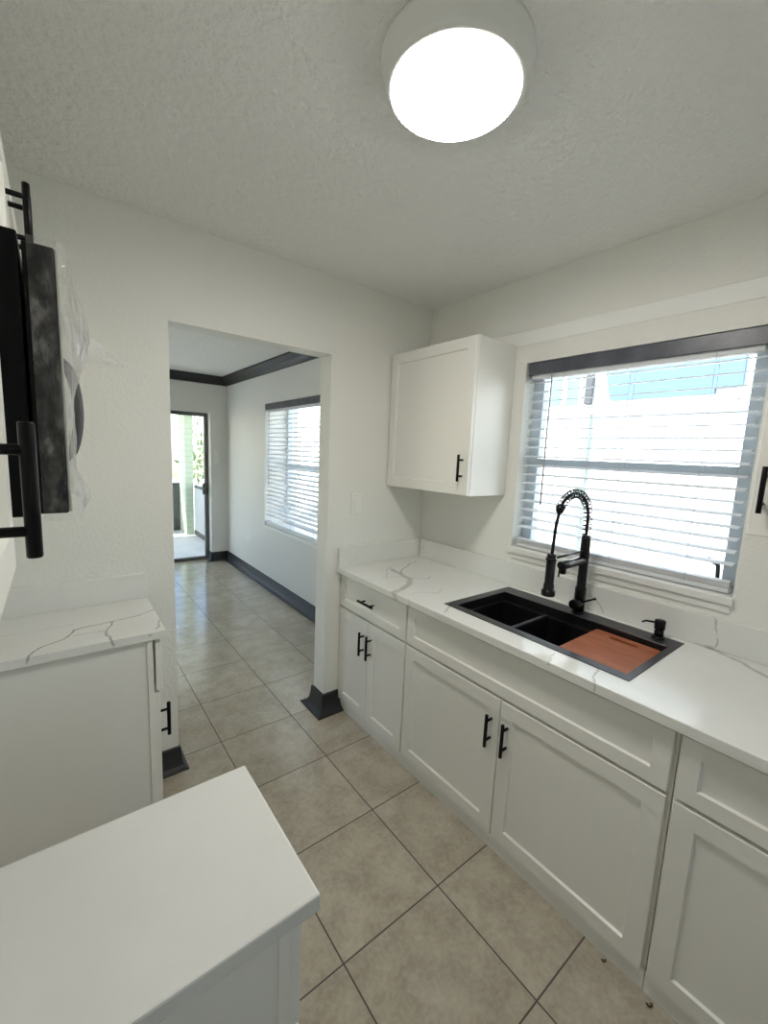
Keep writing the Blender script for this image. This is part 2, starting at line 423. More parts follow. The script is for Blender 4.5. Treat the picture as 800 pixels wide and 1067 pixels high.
w1 = window('window_1', .085, OY0, OY1, OZ0, OZ1, 'white framed sash window over the sink with a bright view outside', 1.588, True, .060)
s = MB(); s.box(-.0003, .083, OY0+.002, OY1-.002, OZ0+.0005, 1.126); s.box(-.020, -.0005, OY0-.006, OY1+.012, 1.094, 1.126, .004); s.box(-.009, -.0005, OY0, OY1, 1.062, 1.0935, .003)
s.build('window_sill', M['whitetrim'], w1)
w2 = window('window_2', .20, FY0, FY1, FZ0, FZ1, 'sash window behind the white blind in the next room', 1.40)
MB().box(LR-.025, .19, FY0+.003, FY1-.003, FZ0-.0, FZ0+.022, .003).build('window_sill', M['whitetrim'], w2)

window('fill_window_1', LL-.12, QY0, QY1, QZ0, QZ1, 'added unseen sash window letting daylight into the next room', 1.40)  # window added out of view to brighten the next room
a = MB(); a.box(BX0, BX0+.05, YB-.10, YB-.05, BZL, BZ, .003); a.box(BX1-.05, BX1, YB-.10, YB-.05, BZL, BZ, .003)
a.box(BX0+.05, BX1-.05, YB-.10, YB-.05, BZL, BZL+.05, .003); a.box(BX0+.05, BX1-.05, YB-.10, YB-.05, BZ-.05, BZ, .003)
d2 = struct(a.build('fill_window_2', M['whitetrim']), 'added unseen window letting daylight in at the near end of the kitchen', 'window')  # unseen window and its opening, added for daylight from behind the camera
MB().box(BX0+.05, BX1-.05, YB-.077, YB-.073, BZL+.05, BZ-.05).build('pane', M['glass'], d2)
def blind(name, label, x, y0, y1, ztop, zfirst, pitch, n, zb, tilt, val, lads, group=None, wand=None, valmat='valance', fold=3):
    """room side is -x; x = room side edge of the slats"""
    t = thing(name, label, 'window blind', (x+.025, (y0+y1)/2, zb), group)
    v = MB(); v.box(x-.012, x-.002, y0, y1, ztop-val, ztop, .002); v.box(x-.004, x+.05, y0, y0+.008, ztop-val, ztop, .001); v.box(x-.004, x+.05, y1-.008, y1, ztop-val, ztop, .001)
    v.build('valance', M[valmat], t)
    MB().box(x+.002, x+.048, y0+.012, y1-.012, ztop-val-.02, ztop-.008, .003).build('head_rail', M['slat'], t)
    sl = MB(); hw = .025
    def slat(zc, tl):
        rows = []
        for k in range(5):
            q = -1+k*.5
            dx, dz = q*hw, .003*(1-q*q)
            ca, sa = math.cos(tl), math.sin(tl)
            rows.append((x+.025+dx*ca-dz*sa, zc+dx*sa+dz*ca))
        prof = [(a, b+.0013) for a, b in rows]+[(a, b-.0013) for a, b in rows[::-1]]
        sl.rings([[Vector((a, yy, b)) for a, b in prof] for yy in (y0+.006, y1-.006)])
    for k in range(n): slat(zfirst-k*pitch, tilt)
    for k in range(fold): slat(zb+.024+k*.0045, 0)
    sl.build('slats', M['slat'], t)
    MB().box(x+.001, x+.049, y0+.006, y1-.006, zb, zb+.02, .004).build('bottom_rail', M['slat'], t)
    for yy in lads:
        c_ = MB()
        for xx in (x+.0006, x+.0494): c_.tube([(xx, yy, zb+.01), (xx, yy, ztop-val)], .0009, 6)
        c_.build('ladder_cord', M['cord'], t)
    if wand:
        yy, zl = wand
        MB().tube([(x-.008, yy, ztop-val+.004), (x-.008, yy-.002, zl)], [.0045, .005], 8).build('tilt_wand', M['cord'], t)
    return t
blind('window_blind', 'white slatted blind with grey valance hanging in the sink window', .016, -1.700, -.748, 2.100, 2.001, .0475, 17, 1.130, math.radians(7), .062, (-.943, -1.25, -1.55), wand=(-.882, 1.37), fold=5)
blind('window_blind', 'white slatted blind with dark valance on the wall of the next room', -.055, FY0+.005, FY1-.005, 2.10, 2.015, .047, 26, FZ0+.03, math.radians(16), .065, (2.45, 1.94, 1.43), wand=(2.50, 1.2))

# ------------------------------------------------------------------ cabinets
def shaker(x, s, y0, y1, z0, z1, w=.057, t=.020):
    """door slab: back at x, front at x+s*t"""
    y0, y1 = sorted((y0, y1))
    def r(i, d): return [Vector((x+s*d, a, b)) for a, b in ((y0+i, z0+i), (y1-i, z0+i), (y1-i, z1-i), (y0+i, z1-i))]
    return MB().rings([r(0, 0), r(0, t-.002), r(.002, t), r(w, t), r(w+.004, t-.009)])
def pull(x, s, y, z, axis, parent, ln=.137):
    """bar pull centred at y,z on the face plane x"""
    m = MB(); d = .033; r = .0070; h = ln/2
    def P(u, out): return (x+s*out, y, z+u) if axis == 'z' else (x+s*out, y+u, z)
    m.tube([P(-h, d), P(-h+.0012, d), P(h-.0012, d), P(h, d)], [r-.001, r, r, r-.001], 16)
    for u in (-.3*ln, .3*ln): m.tube([P(u, 0), P(u, d)], (.0054), 12)
    return m.build('handle', M['black'], parent)
def carcass(xb, xf, y0, y1, z0, z1, parent, open_top=False, mids=(), mat='panel', frame=True):
    """xb back, xf front of the face frame"""
    s = 1 if xf > xb else -1; t = .016; fr = xf-s*.019
    y0, y1 = sorted((y0, y1)); m = MB()
    m.box(xb, fr, y0+.006, y0+t, z0, z1); m.box(xb, fr, y1-t, y1-.006, z0, z1)
    m.box(xb, fr, y0+t, y1-t, z0, z0+t); m.box(xb, xb+s*.006, y0+t, y1-t, z0+t, z1)
    if not open_top: m.box(xb, fr, y0+t, y1-t, z1-t, z1)
    m.build('carcass', M[mat], parent)
    g = MB(); q = .038
    g.box(fr, xf, y0, y0+q, z0, z1, .001); g.box(fr, xf, y1-q, y1, z0, z1, .001)
    g.box(fr, xf, y0+q, y1-q, z0, z0+q, .001); g.box(fr, xf, y0+q, y1-q, z1-q, z1, .001)
    for zz in mids: g.box(fr, xf, y0+q, y1-q, zz-q/2, zz+q/2, .001)
    g.build('face_frame', M['cab'], parent)

FX = -.622                    # right run: face-frame plane, doors stand proud to -.642
def base_right(label, y0, y1, fronts, open_top=False):
    t = thing('base_cabinet', label, 'cabinet', ((FX-.001)/2, (y0+y1)/2, 0))
    carcass(-.004, FX, y0, y1, .076, .882, t, open_top, (.672,))
    MB().box(FX+.016, FX-.006, y0, y1, .0, .0745, .001).build('toe_kick', M['cab'], t)
    for kind, a, b, z0, z1, hy, hz, ax in fronts:
        d = shaker(FX-.0003, -1, a, b, z0, z1, .057 if kind != 'drawer' and kind != 'false_front' else .048).build(kind, M['cab'], t)
        if hy is not None: pull(FX-.0203, -1, hy, hz, ax, d)
    return t
ZD0, ZD1, ZW0, ZW1 = .070, .665, .677, .866
base_right('narrow white base cabinet with one drawer against the doorway wall', -.619, -.002, [
    ('drawer', -.615, -.006, ZW0, ZW1, -.305, .779, 'y'),
    ('door', -.299, -.006, ZD0, ZD1, -.266, .533, 'z'), ('door', -.615, -.302, ZD0, ZD1, -.334, .533, 'z')])
base_right('wide white base cabinet with two doors under the black sink', -1.771, -.621, [
    ('false_front', -1.762, -.626, ZW0, ZW1, None, 0, ''),
    ('door', -1.193, -.626, ZD0, ZD1, -1.158, .527, 'z'), ('door', -1.762, -1.197, ZD0, ZD1, -1.234, .527, 'z')], True)
base_right('white base cabinet at the near end of the sink run', -2.39, -1.773, [
    ('drawer', -2.385, -1.780, ZW0, ZW1, -2.08, .779, 'y'),
    ('door', -2.385, -1.780, ZD0, ZD1, -2.34, .527, 'z')])

# countertops
SKX0, SKX1, SKY0, SKY1 = -.563, -.064, -1.603, -.787          # sink rim
def slab_hole(mb, X, Y, z0, z1, hx, hy):
    mb.box(X[0], hx[0], Y[0], Y[1], z0, z1); mb.box(hx[1], X[1], Y[0], Y[1], z0, z1)
    mb.box(hx[0], hx[1], Y[0], hy[0], z0, z1); mb.box(hx[0], hx[1], hy[1], Y[1], z0, z1)
k = MB()
hx, hy = (SKX0+.022, SKX1-.022), (SKY0+.022, SKY1-.022)
o = [(-.667, 0), (0, 0), (0, -2.42), (-.667, -2.42)]; i_ = [(hx[0], hy[1]), (hx[1], hy[1]), (hx[1], hy[0]), (hx[0], hy[0])]
def ring(pts, z, ins=0, outer=True):
    cx = sum(p[0] for p in pts)/4; cy = sum(p[1] for p in pts)/4
    return [Vector((p[0]+(ins if p[0] < cx else -ins), p[1]+(ins if p[1] < cy else -ins), z)) for p in pts]
rs = [ring(i_, .882), ring(o, .882), ring(o, Z-.0025), ring(o, Z-.0008, .0008), ring(o, Z, .0025), ring(i_, Z)]
for r in rs[1:5]:
    for v in r:
        v.x = min(v.x, -.0008); v.y = min(v.y, -.0008)
k.rings(rs+[rs[0]], False, False)
bmesh.ops.remove_doubles(k.bm, verts=k.bm.verts[:], dist=1e-6)
tag(k.build('countertop', M['quartz']), 'long white quartz countertop with grey veins around the black sink', 'countertop')
tag(MB().box(-.665, -.022, -.021, -.0002, Z+.0004, 1.036, .0012).build('backsplash', M['quartz']), 'short quartz backsplash strip against the doorway wall beside the switch', 'backsplash')
tag(MB().box(-.021, -.0002, -2.42, -.0225, Z+.0004, 1.036, .0012).build('backsplash', M['quartz']), 'long quartz backsplash strip behind the faucet under the window', 'backsplash')

# uppers on the right wall
def upper(label, xb, xf, y0, y1, z0, z1, doors, filler=None):
    s = 1 if xf > xb else -1
    t = thing('wall_cabinet', label, 'cabinet', ((xb+xf)/2, (y0+y1)/2, z0))
    carcass(xb, xf, y0, y1, z0, z1, t, mat='cab')
    for a, b, hy, hz in doors:
        d = shaker(xf+s*.0003, s, a, b, z0+.003, z1-.003).build('door', M['cab'], t)
        if hy is not None: pull(xf+s*.0203, s, hy, hz, 'z', d)
    if filler: MB().box(xb, xf, filler[0], filler[1], z0, z1, .001).build('filler_strip', M['cab'], t)
    return t
upper('white wall cabinet with one door between the doorway wall and the window', -.003, -.303, -.671, -.003, 1.402, 2.2, [(-.668, -.008, -.628, 1.545)])
upper('white wall cabinet at the window right edge, mostly cut off', -.003, -.303, -2.24, -1.778, 1.402, 2.2, [(-2.236, -1.782, -1.808, 1.543)])

# left run
LX = -1.722; LD = -1.702
t = thing('base_cabinet', 'narrow white base cabinet beneath the small veined counter by the doorway', 'cabinet', (-2.03, -.213, 0))
carcass(WL+.003, LX, -.425, -.003, .076, .882, t, False, (.672,))
MB().box(LX-.016, LX+.004, -.425, -.003, 0, .0745, .001).build('toe_kick', M['cab'], t)
d = shaker(LX+.009, 1, -.421, -.007, ZW0, ZW1, .048).build('drawer', M['cab'], t)
MB().box(LX-.3, LX+.0085, -.385, -.045, ZW0+.03, ZW1-.04).build('drawer_box', M['panel'], t)
d = shaker(LX+.0003, 1, -.421, -.007, ZD0, ZD1).build('door', M['cab'], t); pull(LX+.0203, 1, -.392, .529, 'z', d)
tag(MB().box(WL+.001, -1.678, -.433, -.0008, .8825, Z, .002).build('countertop', M['quartz_small']), 'small white quartz countertop with thin dark vein by the doorway', 'countertop')
tag(MB().box(WL+.001, -1.684, -.021, -.0002, Z+.0004, 1.026, .0012).build('backsplash', M['quartz_small']), 'quartz backsplash strip behind the small counter left of the doorway', 'backsplash')

t = thing('base_cabinet', 'narrow white base cabinet under the plain counter in the foreground', 'cabinet', (-2.03, -1.435, 0))
carcass(WL+.003, LX, -1.592, -1.278, .076, .882, t, False, (.672,))
MB().box(LX-.016, LX+.004, -1.592, -1.278, 0, .0745, .001).build('toe_kick', M['cab'], t)
d = shaker(LX+.0003, 1, -1.588, -1.282, ZW0, ZW1, .048).build('drawer', M['cab'], t); pull(LX+.0203, 1, -1.435, .779, 'y', d)
d = shaker(LX+.0003, 1, -1.588, -1.282, ZD0, ZD1).build('door', M['cab'], t); pull(LX+.0203, 1, -1.555, .503, 'z', d)
tag(MB().box(WL+.001, -1.678, -1.604, -1.268, .8825, Z, .004).build('countertop', M['quartz_plain']), 'plain white countertop in the foreground, without veins', 'countertop')

UF = -2.047
upper('white wall cabinet nearest the camera above the foreground counter', WL+.003, UF, -1.60, -1.272, 1.402, 2.2, [(-1.596, -1.276, -1.545, 1.546)], filler=(-1.2715, -1.218))
upper('short white wall cabinet with two doors above the microwave', WL+.003, UF, -1.214, -.452, 1.915, 2.2, [(-1.21, -.834, -.862, 2.058), (-.831, -.456, -.803, 2.058)])
upper('white wall cabinet between the microwave and the doorway wall', WL+.003, UF, -.448, -.003, 1.402, 2.2, [(-.444, -.008, -.415, 1.546)])

# ------------------------------------------------------------------ microwave and its film
MY0, MY1, MZ0, MZ1 = -1.212, -.455, 1.472, 1.908
t = thing('microwave', 'black over the range microwave with curved handle below the short cabinet', 'microwave', (-2.15, (MY0+MY1)/2, MZ0))
MB().box(WL+.003, -2.002, MY0, MY1, MZ0, MZ1, .003).build('body', M['micro'], t)
dm = MB().box(-1.998, -1.958, MY0, MY1-.15, MZ0+.004, MZ1-.012, .003).build('door', M['micro'], t)
MB().box(-1.9575, -1.954, MY0+.001, MY1-.151, MZ0+.006, MZ1-.014, .001).build('door_glass', M['edge'], dm)
MB().box(-1.998, -1.956, MY1-.147, MY1, MZ0+.004, MZ1-.012, .003).build('control_panel', M['microglass'], t)
hp = []
for q in range(13):
    a = q/12; zz = 1.548+a*.262; hp.append((-1.952+.036*math.sin(math.pi*a)**.5, MY1-.185, zz))
MB().tube(hp, .0125, 14).build('handle', M['grey'], dm)
MB().box(-2.30, -2.02, MY0+.05, MY1-.05, MZ0-.004, MZ0-.0002).build('vent_grille', M['grey'], t)
# film: wrapped round the near side of the door, then loose across its front
from mathutils import noise as mn
fm = MB(); nu, nv = 64, 44; grid = []
for j in range(nv+1):
    v = j/nv; z = MZ0-.008+v*(MZ1-MZ0+.004)
    row = []
    for i in range(nu+1):
        u = i/nu
        if u < .18:
            q = u/.18; x = -1.992+q*.043; y = MY0-.0045
        else:
            q = (u-.18)/.82; y = MY0-.0045+q*.50; 
            bell = math.sin(math.pi*min(1, q*1.0))**.8
            top = math.exp(-((z-1.80)/.085)**2); low = math.exp(-((z-1.49)/.035)**2)
            x = -1.947+bell*(.004+.034*top+.020*low)
            if z < 1.50: y += 0
        n_ = mn.fractal(Vector((y*9, z*11, u*5)), .9, 2.1, 4)
        k_ = .0016 if u < .18 else .006*math.sin(math.pi*min(1, max(0, (u-.16)/.84)))**.5+.001
        if u < .18: y -= abs(n_)*k_
        else: x += (abs(n_))*k_
        row.append(fm.bm.verts.new((x, y, z)))
    grid.append(row)
for a, b in zip(grid, grid[1:]):
    for q in range(nu): fm.bm.faces.new((a[q], a[q+1], b[q+1], b[q])).smooth = True
# a loose pointed flap of film
tip = [(-1.915, -.95, 1.84), (-1.83, -.86, 1.782), (-1.915, -.93, 1.772)]
A, B, C_ = [Vector(p) for p in tip]; prev = None
for q in range(9):
    u = q/8; p0 = A.lerp(B, u); p1 = C_.lerp(B, u); r = []
    for e in range(5):
        p = p0.lerp(p1, e/4); p.y += .006*math.sin(e*2.1+q); r.append(fm.bm.verts.new(p))
    if prev:
        for e in range(4): fm.bm.faces.new((prev[e], prev[e+1], r[e+1], r[e])).smooth = True
    prev = r
fm.build('protective_film', M['film'], dm)['label'] = 'clear wrinkled plastic film'

# ------------------------------------------------------------------ ceiling light
lc = (-1.165, -1.272, 0)
t = thing('ceiling_light', 'round white flush ceiling light, switched on', 'ceiling light', (lc[0], lc[1], CE-.07))
MB().lathe((lc[0], lc[1], CE-.001), [(.181, 0), (.1815, -.004), (.180, -.012), (.176, -.018), (.171, -.050), (.167, -.058), (.160, -.063), (.155, -.064)], 72).build('housing', M['white'], t)
MB().lathe((lc[0], lc[1], CE-.0652), [(.154, 0), (.154, -.002), (.145, -.006), (.10, -.010), (.05, -.012), (.01, -.0125)], 72).build('diffuser', M['lamp'], t)

# ------------------------------------------------------------------ sink
t = thing('sink', 'black double bowl workstation sink set in the quartz countertop', 'sink', ((SKX0+SKX1)/2, (SKY0+SKY1)/2, Z-.23))
IX0, IX1, IY0, IY1 = -.522, -.158, -1.578, -.832
def rr(x0, x1, y0, y1, z): return [Vector((x0, y0, z)), Vector((x1, y0, z)), Vector((x1, y1, z)), Vector((x0, y1, z))]
m = MB(); m.rings([rr(SKX0, SKX1, SKY0, SKY1, Z+.0004), rr(SKX0, SKX1, SKY0, SKY1, Z+.0025), rr(SKX0+.001, SKX1-.001, SKY0+.001, SKY1-.001, Z+.0032),
                   rr(IX0-.001, IX1+.001, IY0-.001, IY1+.001, Z+.0032), rr(IX0, IX1, IY0, IY1, Z+.002), rr(IX0, IX1, IY0, IY1, Z+.0004)], False, False)
m.build('rim', M['rim'], t)
LZ = .876
m = MB(); e = .003   # shelf that carries accessories
m.rings([rr(IX0-e, IX1+e, IY0-e, IY1+e, Z), rr(IX0-e, IX1+e, IY0-e, IY1+e, LZ-.003), rr(IX0+.036, IX1-.034, IY0+.02, IY1-.02, LZ-.003), rr(IX0+.036, IX1-.034, IY0+.02, IY1-.02, LZ), rr(IX0, IX1, IY0, IY1, LZ), rr(IX0, IX1, IY0, IY1, Z)], False, False)
m.build('shelf', M['sink'], t)
bx0, bx1 = IX0+.036, IX1-.034
def bowl(y0, y1):
    m = MB(); zb = Z-.225; r = .018
    m.rings([rr(bx0, bx1, y0, y1, LZ-.001), rr(bx0+.003, bx1-.003, y0+.003, y1-.003, zb+r), rr(bx0+.009, bx1-.009, y0+.009, y1-.009, zb+r*.3), rr(bx0+r, bx1-r, y0+r, y1-r, zb)], False, True)
    b = m.build('bowl', M['sink'], t)
    MB().lathe(((bx0+bx1)/2+.05, (y0+y1)/2, zb+.001), [(.055, 0), (.055, .002), (.045, .003), (.035, .001), (.008, .001), (.006, .006)], 32).build('drain', M['rim'], b)
bowl(-1.084, IY1-.02); bowl(IY0+.02, -1.102)
MB().box(bx0-.002, bx1+.002, -1.102, -1.084, LZ-.12, LZ+.012, .003).build('divider', M['rim'], t)

cb = MB()
def bring(z, i=0): 
    pts = []
    x0, x1, y0, y1, r = IX0+.006+i, IX1-.010-i, -1.566+i, -1.315-i, .014
    for cx, cy, a0 in ((x1-r, y1-r, 0), (x0+r, y1-r, 90), (x0+r, y0+r, 180), (x1-r, y0+r, 270)):
        for q in range(5):
            a = math.radians(a0+q*22.5); pts.append(Vector((cx+r*math.cos(a), cy+r*math.sin(a), z)))
    return pts
def slot(z):
    pts = []; x = -.214; r = .0115; y0, y1 = -1.485, -1.400
    for cx, cy, a0 in ((x, y1, 0), (x, y0, 180)):
        for q in range(10): 
            a = math.radians(a0+q*20); pts.append(Vector((cx+r*math.cos(a), cy+r*math.sin(a), z)))
    return pts
BZ0, BZ1 = LZ+.0005, LZ+.020
cb.rings([slot(BZ0), bring(BZ0), bring(BZ1-.002), bring(BZ1, .002), slot(BZ1), slot(BZ0)], False, False)
bmesh.ops.remove_doubles(cb.bm, verts=cb.bm.verts[:], dist=1e-6)
tag(cb.build('cutting_board', M['wood']), 'reddish brown wooden cutting board lying across the sink bowl', 'cutting board')

# faucet -----------------------------------------------------------------
fx, fy, fz = -.108, -1.198, Z+.0034
t = thing('faucet', 'tall matte black spring neck kitchen faucet behind the sink', 'faucet', (fx, fy, fz))
MB().lathe((fx, fy, fz), [(.029, 0), (.029, .005), (.026, .008), (.024, .010)], 32).build('base_ring', M['bronze'], t)
MB().lathe((fx, fy, fz+.0102), [(.0235, 0), (.0235, .105), (.0225, .110), (.0195, .112), (.0195, .246), (.0205, .248), (.0205, .330), (.0190, .335), (.0190, .350), (.012, .352)], 32).build('body', M['bronze'], t)
# neck: curve of the hose
ax0, ax1 = fx-.006, -.372; zc = 1.352; rx = (ax0-ax1)/2; cx_ = (ax0+ax1)/2
neck = [(ax0, fy, 1.262), (ax0, fy, 1.30)]+[(cx_+rx*math.cos(math.pi*q/24), fy, zc+.118*math.sin(math.pi*q/24)) for q in range(0, 21)]
def resample(pts, n):
    pts = [Vector(p) for p in pts]; ds = [0]
    for a, b in zip(pts, pts[1:]): ds.append(ds[-1]+(b-a).length)
    out = []
    for i in range(n+1):
        d = ds[-1]*i/n; j = max(k for k in range(len(ds)) if ds[k] <= d+1e-9); j = min(j, len(pts)-2)
        out.append(pts[j].lerp(pts[j+1], (d-ds[j])/max(1e-9, ds[j+1]-ds[j])))
    return out
end = Vector(neck[-1])
hose = neck+[(-.374, fy, 1.34), (-.379, fy, 1.28), (-.383, fy, 1.222)]
MB().tube(resample(hose, 60), .0068, 12).build('hose', M['bronze'], t)
turns = 21; cl = resample(neck, turns*14); sp = []
for i, p in enumerate(cl):
    d = (cl[min(i+1, len(cl)-1)]-cl[max(i-1, 0)]).normalized()
    nrm = Vector((0, 1, 0)); bn = d.cross(nrm).normalized(); a = 2*math.pi*i/14
    sp.append(p+(nrm*math.cos(a)+bn*math.sin(a))*.0175)
MB().tube(sp, .0027, 6).build('spring_coil', M['bronze'], t)
d = Vector((-.25, 0, -1)).normalized()
MB().tube([end+Vector((.016, 0, .012)), end+Vector((.009, 0, .005)), end, end-Vector((.004, 0, .014)), end-Vector((.005, 0, .022))], [.010, .0175, .0185, .015, .008], 16).build('spring_collar', M['bronze'], t)
sx = -.384
MB().lathe((sx, fy, 1.046), [(.020, 0), (.0265, .002), (.0275, .006), (.0275, .022), (.025, .026), (.0215, .029), (.021, .050), (.0185, .054), (.0185, .172), (.017, .177), (.008, .179)], 28).build('spray_head', M['bronze'], t)
MB().tube([(fx-.018, fy, 1.208), (sx+.022, fy, 1.202)], .0045, 10).lathe((sx, fy, 1.197), [(.0195, 0), (.0225, 0), (.0225, .010), (.0195, .010)], 24).build('spray_holder', M['bronze'], t)
a = MB(); a.tube([(fx-.015, fy, 1.165), (fx-.20, fy-.004, 1.165), (fx-.205, fy-.004, 1.165)], [.019, .019, .016], 18)
a.tube([(fx-.182, fy-.004, 1.158), (fx-.182, fy-.004, 1.128)], [.0135, .0125], 14)
sp_ = a.build('pot_spout', M['bronze'], t)
MB().tube([(fx-.204, fy-.004, 1.165), (fx-.212, fy-.004, 1.150), (fx-.214, fy-.004, 1.118)], .0034, 8).build('spout_lever', M['bronze'], sp_)
a = MB(); a.tube([(fx, fy, .966), (fx-.060, fy-.004, .966), (fx-.064, fy-.004, .966)], [.0225, .0225, .019], 24)
v_ = a.build('valve_body', M['bronze'], t)
MB().tube([(fx-.022, fy-.025, .978), (fx-.010, fy-.060, .998), (fx-.004, fy-.074, 1.006)], [.0042, .004, .0055], 10).build('lever', M['bronze'], v_)

dx_, dy_ = -.100, -1.524
t = thing('soap_dispenser', 'small black soap dispenser pump on the sink rim', 'soap dispenser', (dx_, dy_, fz))
MB().lathe((dx_, dy_, fz), [(.024, 0), (.024, .006), (.020, .010)], 28).build('base', M['bronze'], t)
MB().lathe((dx_, dy_, fz+.0102), [(.0165, 0), (.0165, .020), (.0155, .022), (.0155, .026), (.0195, .028), (.0195, .060), (.018, .064), (.006, .065)], 28).build('pump_head', M['bronze'], t)
MB().tube([(dx_, dy_+.015, fz+.060), (dx_-.012, dy_+.045, fz+.060), (dx_-.016, dy_+.056, fz+.054), (dx_-.0165, dy_+.058, fz+.050)], [.0042, .004, .0035, .0032], 10).build('nozzle', M['bronze'], t)

# ------------------------------------------------------------------ switches and outlets
t = thing('light_switch', 'white rocker switch plate on the wall beside the cabinet corner', 'light switch', (-.549, -.003, 1.232))
pl = MB().box(-.586, -.512, -.006, -.0005, 1.234, 1.357, .002).build('plate', M['white'], t)
MB().box(-.567, -.531, -.010, -.0062, 1.262, 1.329, .0015).build('rocker', M['white'], t)
for zz in (1.247, 1.344): MB().lathe((-.549, -.0062, zz), [(.003, 0), (.002, -.001)], 10, axis='y').build('screw', M['edge'], t)
for z0, lab in ((1.455, 'upper of two white switch plates stacked by the sliding door'), (1.362, 'lower of two white switch plates stacked by the sliding door')):
    t = thing('light_switch', lab, 'light switch', (-.215, LF-.003, z0))
    MB().box(-.243, -.187, LF-.006, LF-.0005, z0, z0+.085, .002).build('plate', M['white'], t)
    MB().box(-.228, -.202, LF-.010, LF-.0062, z0+.02, z0+.065, .001).build('rocker', M['white'], t)
t = thing('wall_outlet', 'white outlet plate low on the wall below the far blind', 'outlet', (LR-.003, 3.11, .435))
MB().box(LR-.006, LR-.0005, 3.075, 3.145, .435, .55, .002).build('plate', M['white'], t)
for zz in (.462, .508): MB().box(LR-.0085, LR-.0062, 3.096, 3.124, zz, zz+.026, .001).build('socket', M['white'], t)

# ------------------------------------------------------------------ sliding door and what lies beyond
a = MB(); y0, y1 = LF+.12, LF+.17
a.box(SX0, SX0+.05, y0, y1, 0.002, SZ, .003); a.box(SX1-.05, SX1-.002, y0, y1, 0.002, SZ-.001, .003)
a.box(SX0+.05, SX1-.05, y0, y1, .002, .045, .003); a.box(SX0+.05, SX1-.05, y0, y1, SZ-.05, SZ-.001, .003)
d1 = struct(a.build('door_1', M['alu']), 'sliding glass door with dark metal frame opening on the patio', 'door')
MB().box((SX0+SX1)/2-.025, (SX0+SX1)/2+.025, y0+.004, y1-.004, .046, SZ-.051, .003).build('meeting_stile', M['alu'], d1)
for xa, xb in ((SX0+.05, (SX0+SX1)/2-.026), ((SX0+SX1)/2+.026, SX1-.051)):
    MB().box(xa, xb, y0+.022, y0+.028, .046, SZ-.051).build('pane', M['glass'], d1)
MB().box(SX1-.085, SX1-.035, y0-.022, y0-.0005, .93, 1.09, .004).build('handle', M['alu'], d1)

PY = LF+.24
g = MB(); g.box(-4.4, .14, PY+.001, 7.05, -.15, -.03)
tag(g.build('patio_slab', M['lanai']), 'pale patio floor outside the sliding glass door', 'patio')
g = MB(); g.box(-4.4, .40, PY+.001, 7.0, 2.32, 2.45)
tag(g.build('patio_roof', M['whitetrim']), 'white flat roof over the patio outside the door', 'patio roof')
def column_mat():
    m, nt, b = new_mat('pale_green_blockwork'); p = pos(nt)
    s_ = N(nt, 'ShaderNodeSeparateXYZ'); L(nt, p, s_.inputs[0])
    fz_ = math_(nt, 'FRACT', math_(nt, 'DIVIDE', s_.outputs[2], .10))
    mx = N(nt, 'ShaderNodeMix', data_type='RGBA'); L(nt, math_(nt, 'LESS_THAN', fz_, .1), mx.inputs['Factor'])
    mx.inputs['A'].default_value = (.46, .53, .40, 1); mx.inputs['B'].default_value = (.34, .40, .29, 1)
    L(nt, mx.outputs['Result'], b.inputs['Base Color']); b.inputs['Roughness'].default_value = .7; return m
tag(MB().box(-.135, .005, 6.12, 6.58, -.0295, 2.319, .01).build('patio_column', column_mat()), 'pale green block column at the corner of the patio', 'column')
t = thing('screen_wall', 'white panelled screen wall along the patio side, right of the green column', 'screen wall', (.06, 5.1, -.03))
MB().box(.010, .03, PY+.003, 6.11, .06, .84, .002).build('kick_panel', M['kick'], t)
MB().box(.008, .045, PY+.003, 6.11, .8402, .89, .003).build('rail', M['grey'], t)
MB().box(.006, .05, PY+.003, 6.11, -.0295, .0598, .003).build('curb', M['grey'], t)
MB().box(.02, .06, 5.15, 5.19, .8902, 2.319, .003).build('post', M['alu'], t)
t = thing('screen_wall', 'grey panelled screen wall at the back of the patio, left of the column', 'screen wall', (-1.2, 6.65, -.03))
MB().box(-.255, .0, 6.64, 6.66, .03, .84, .002).build('kick_panel', M['greykick'], t)['label'] = 'dark grey kick panel'
MB().box(-4.3, -.305, 6.64, 6.66, .03, .84, .002).build('kick_panel', M['kick'], t)['label'] = 'white kick panel'
MB().box(-4.3, 0, 6.62, 6.68, .8402, .89, .003).build('rail', M['grey'], t)
MB().box(-4.3, 0, 6.62, 6.68, -.0295, .0298, .003).build('curb', M['grey'], t)
MB().box(-.30, -.26, 6.56, 6.615, -.0295, 2.319, .003).build('post', M['kick'], t)

g = MB(); g.box(-14, 14, -10, 22, -.35, -.151)
struct(g.build('ground', M['ground']), 'pale sunlit ground outside the house', 'ground')
NX = 3.6
t = thing('neighbour_house', 'bright white house wall seen through the sink window', 'house', (NX+.5, 1, -.15))
MB().box(NX, NX+1.0, -6, 9, -.15, 3.6).build('wall', M['stucco'], t)
MB().box(NX-.06, NX-.0005, -6, 9, 2.235, 2.26, .004).build('ledge', M['stucco'], t)
MB().box(NX-.03, NX-.0005, -6, 9, 1.125, 1.15, .004).build('ledge', M['stucco'], t)
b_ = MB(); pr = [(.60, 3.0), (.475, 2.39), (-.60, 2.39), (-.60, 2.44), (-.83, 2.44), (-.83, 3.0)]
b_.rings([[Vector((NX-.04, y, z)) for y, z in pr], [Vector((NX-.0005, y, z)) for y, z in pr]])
b_.build('blue_panel', M['blue'], t)['label'] = 'pale blue panel'  # flat pale blue panel with stepped lower edge on the white wall
wf = MB(); wf.box(NX-.04, NX-.0005, .84, 1.34, 2.32, 2.95, .005); fw = wf.build('window', M['stucco'], t)
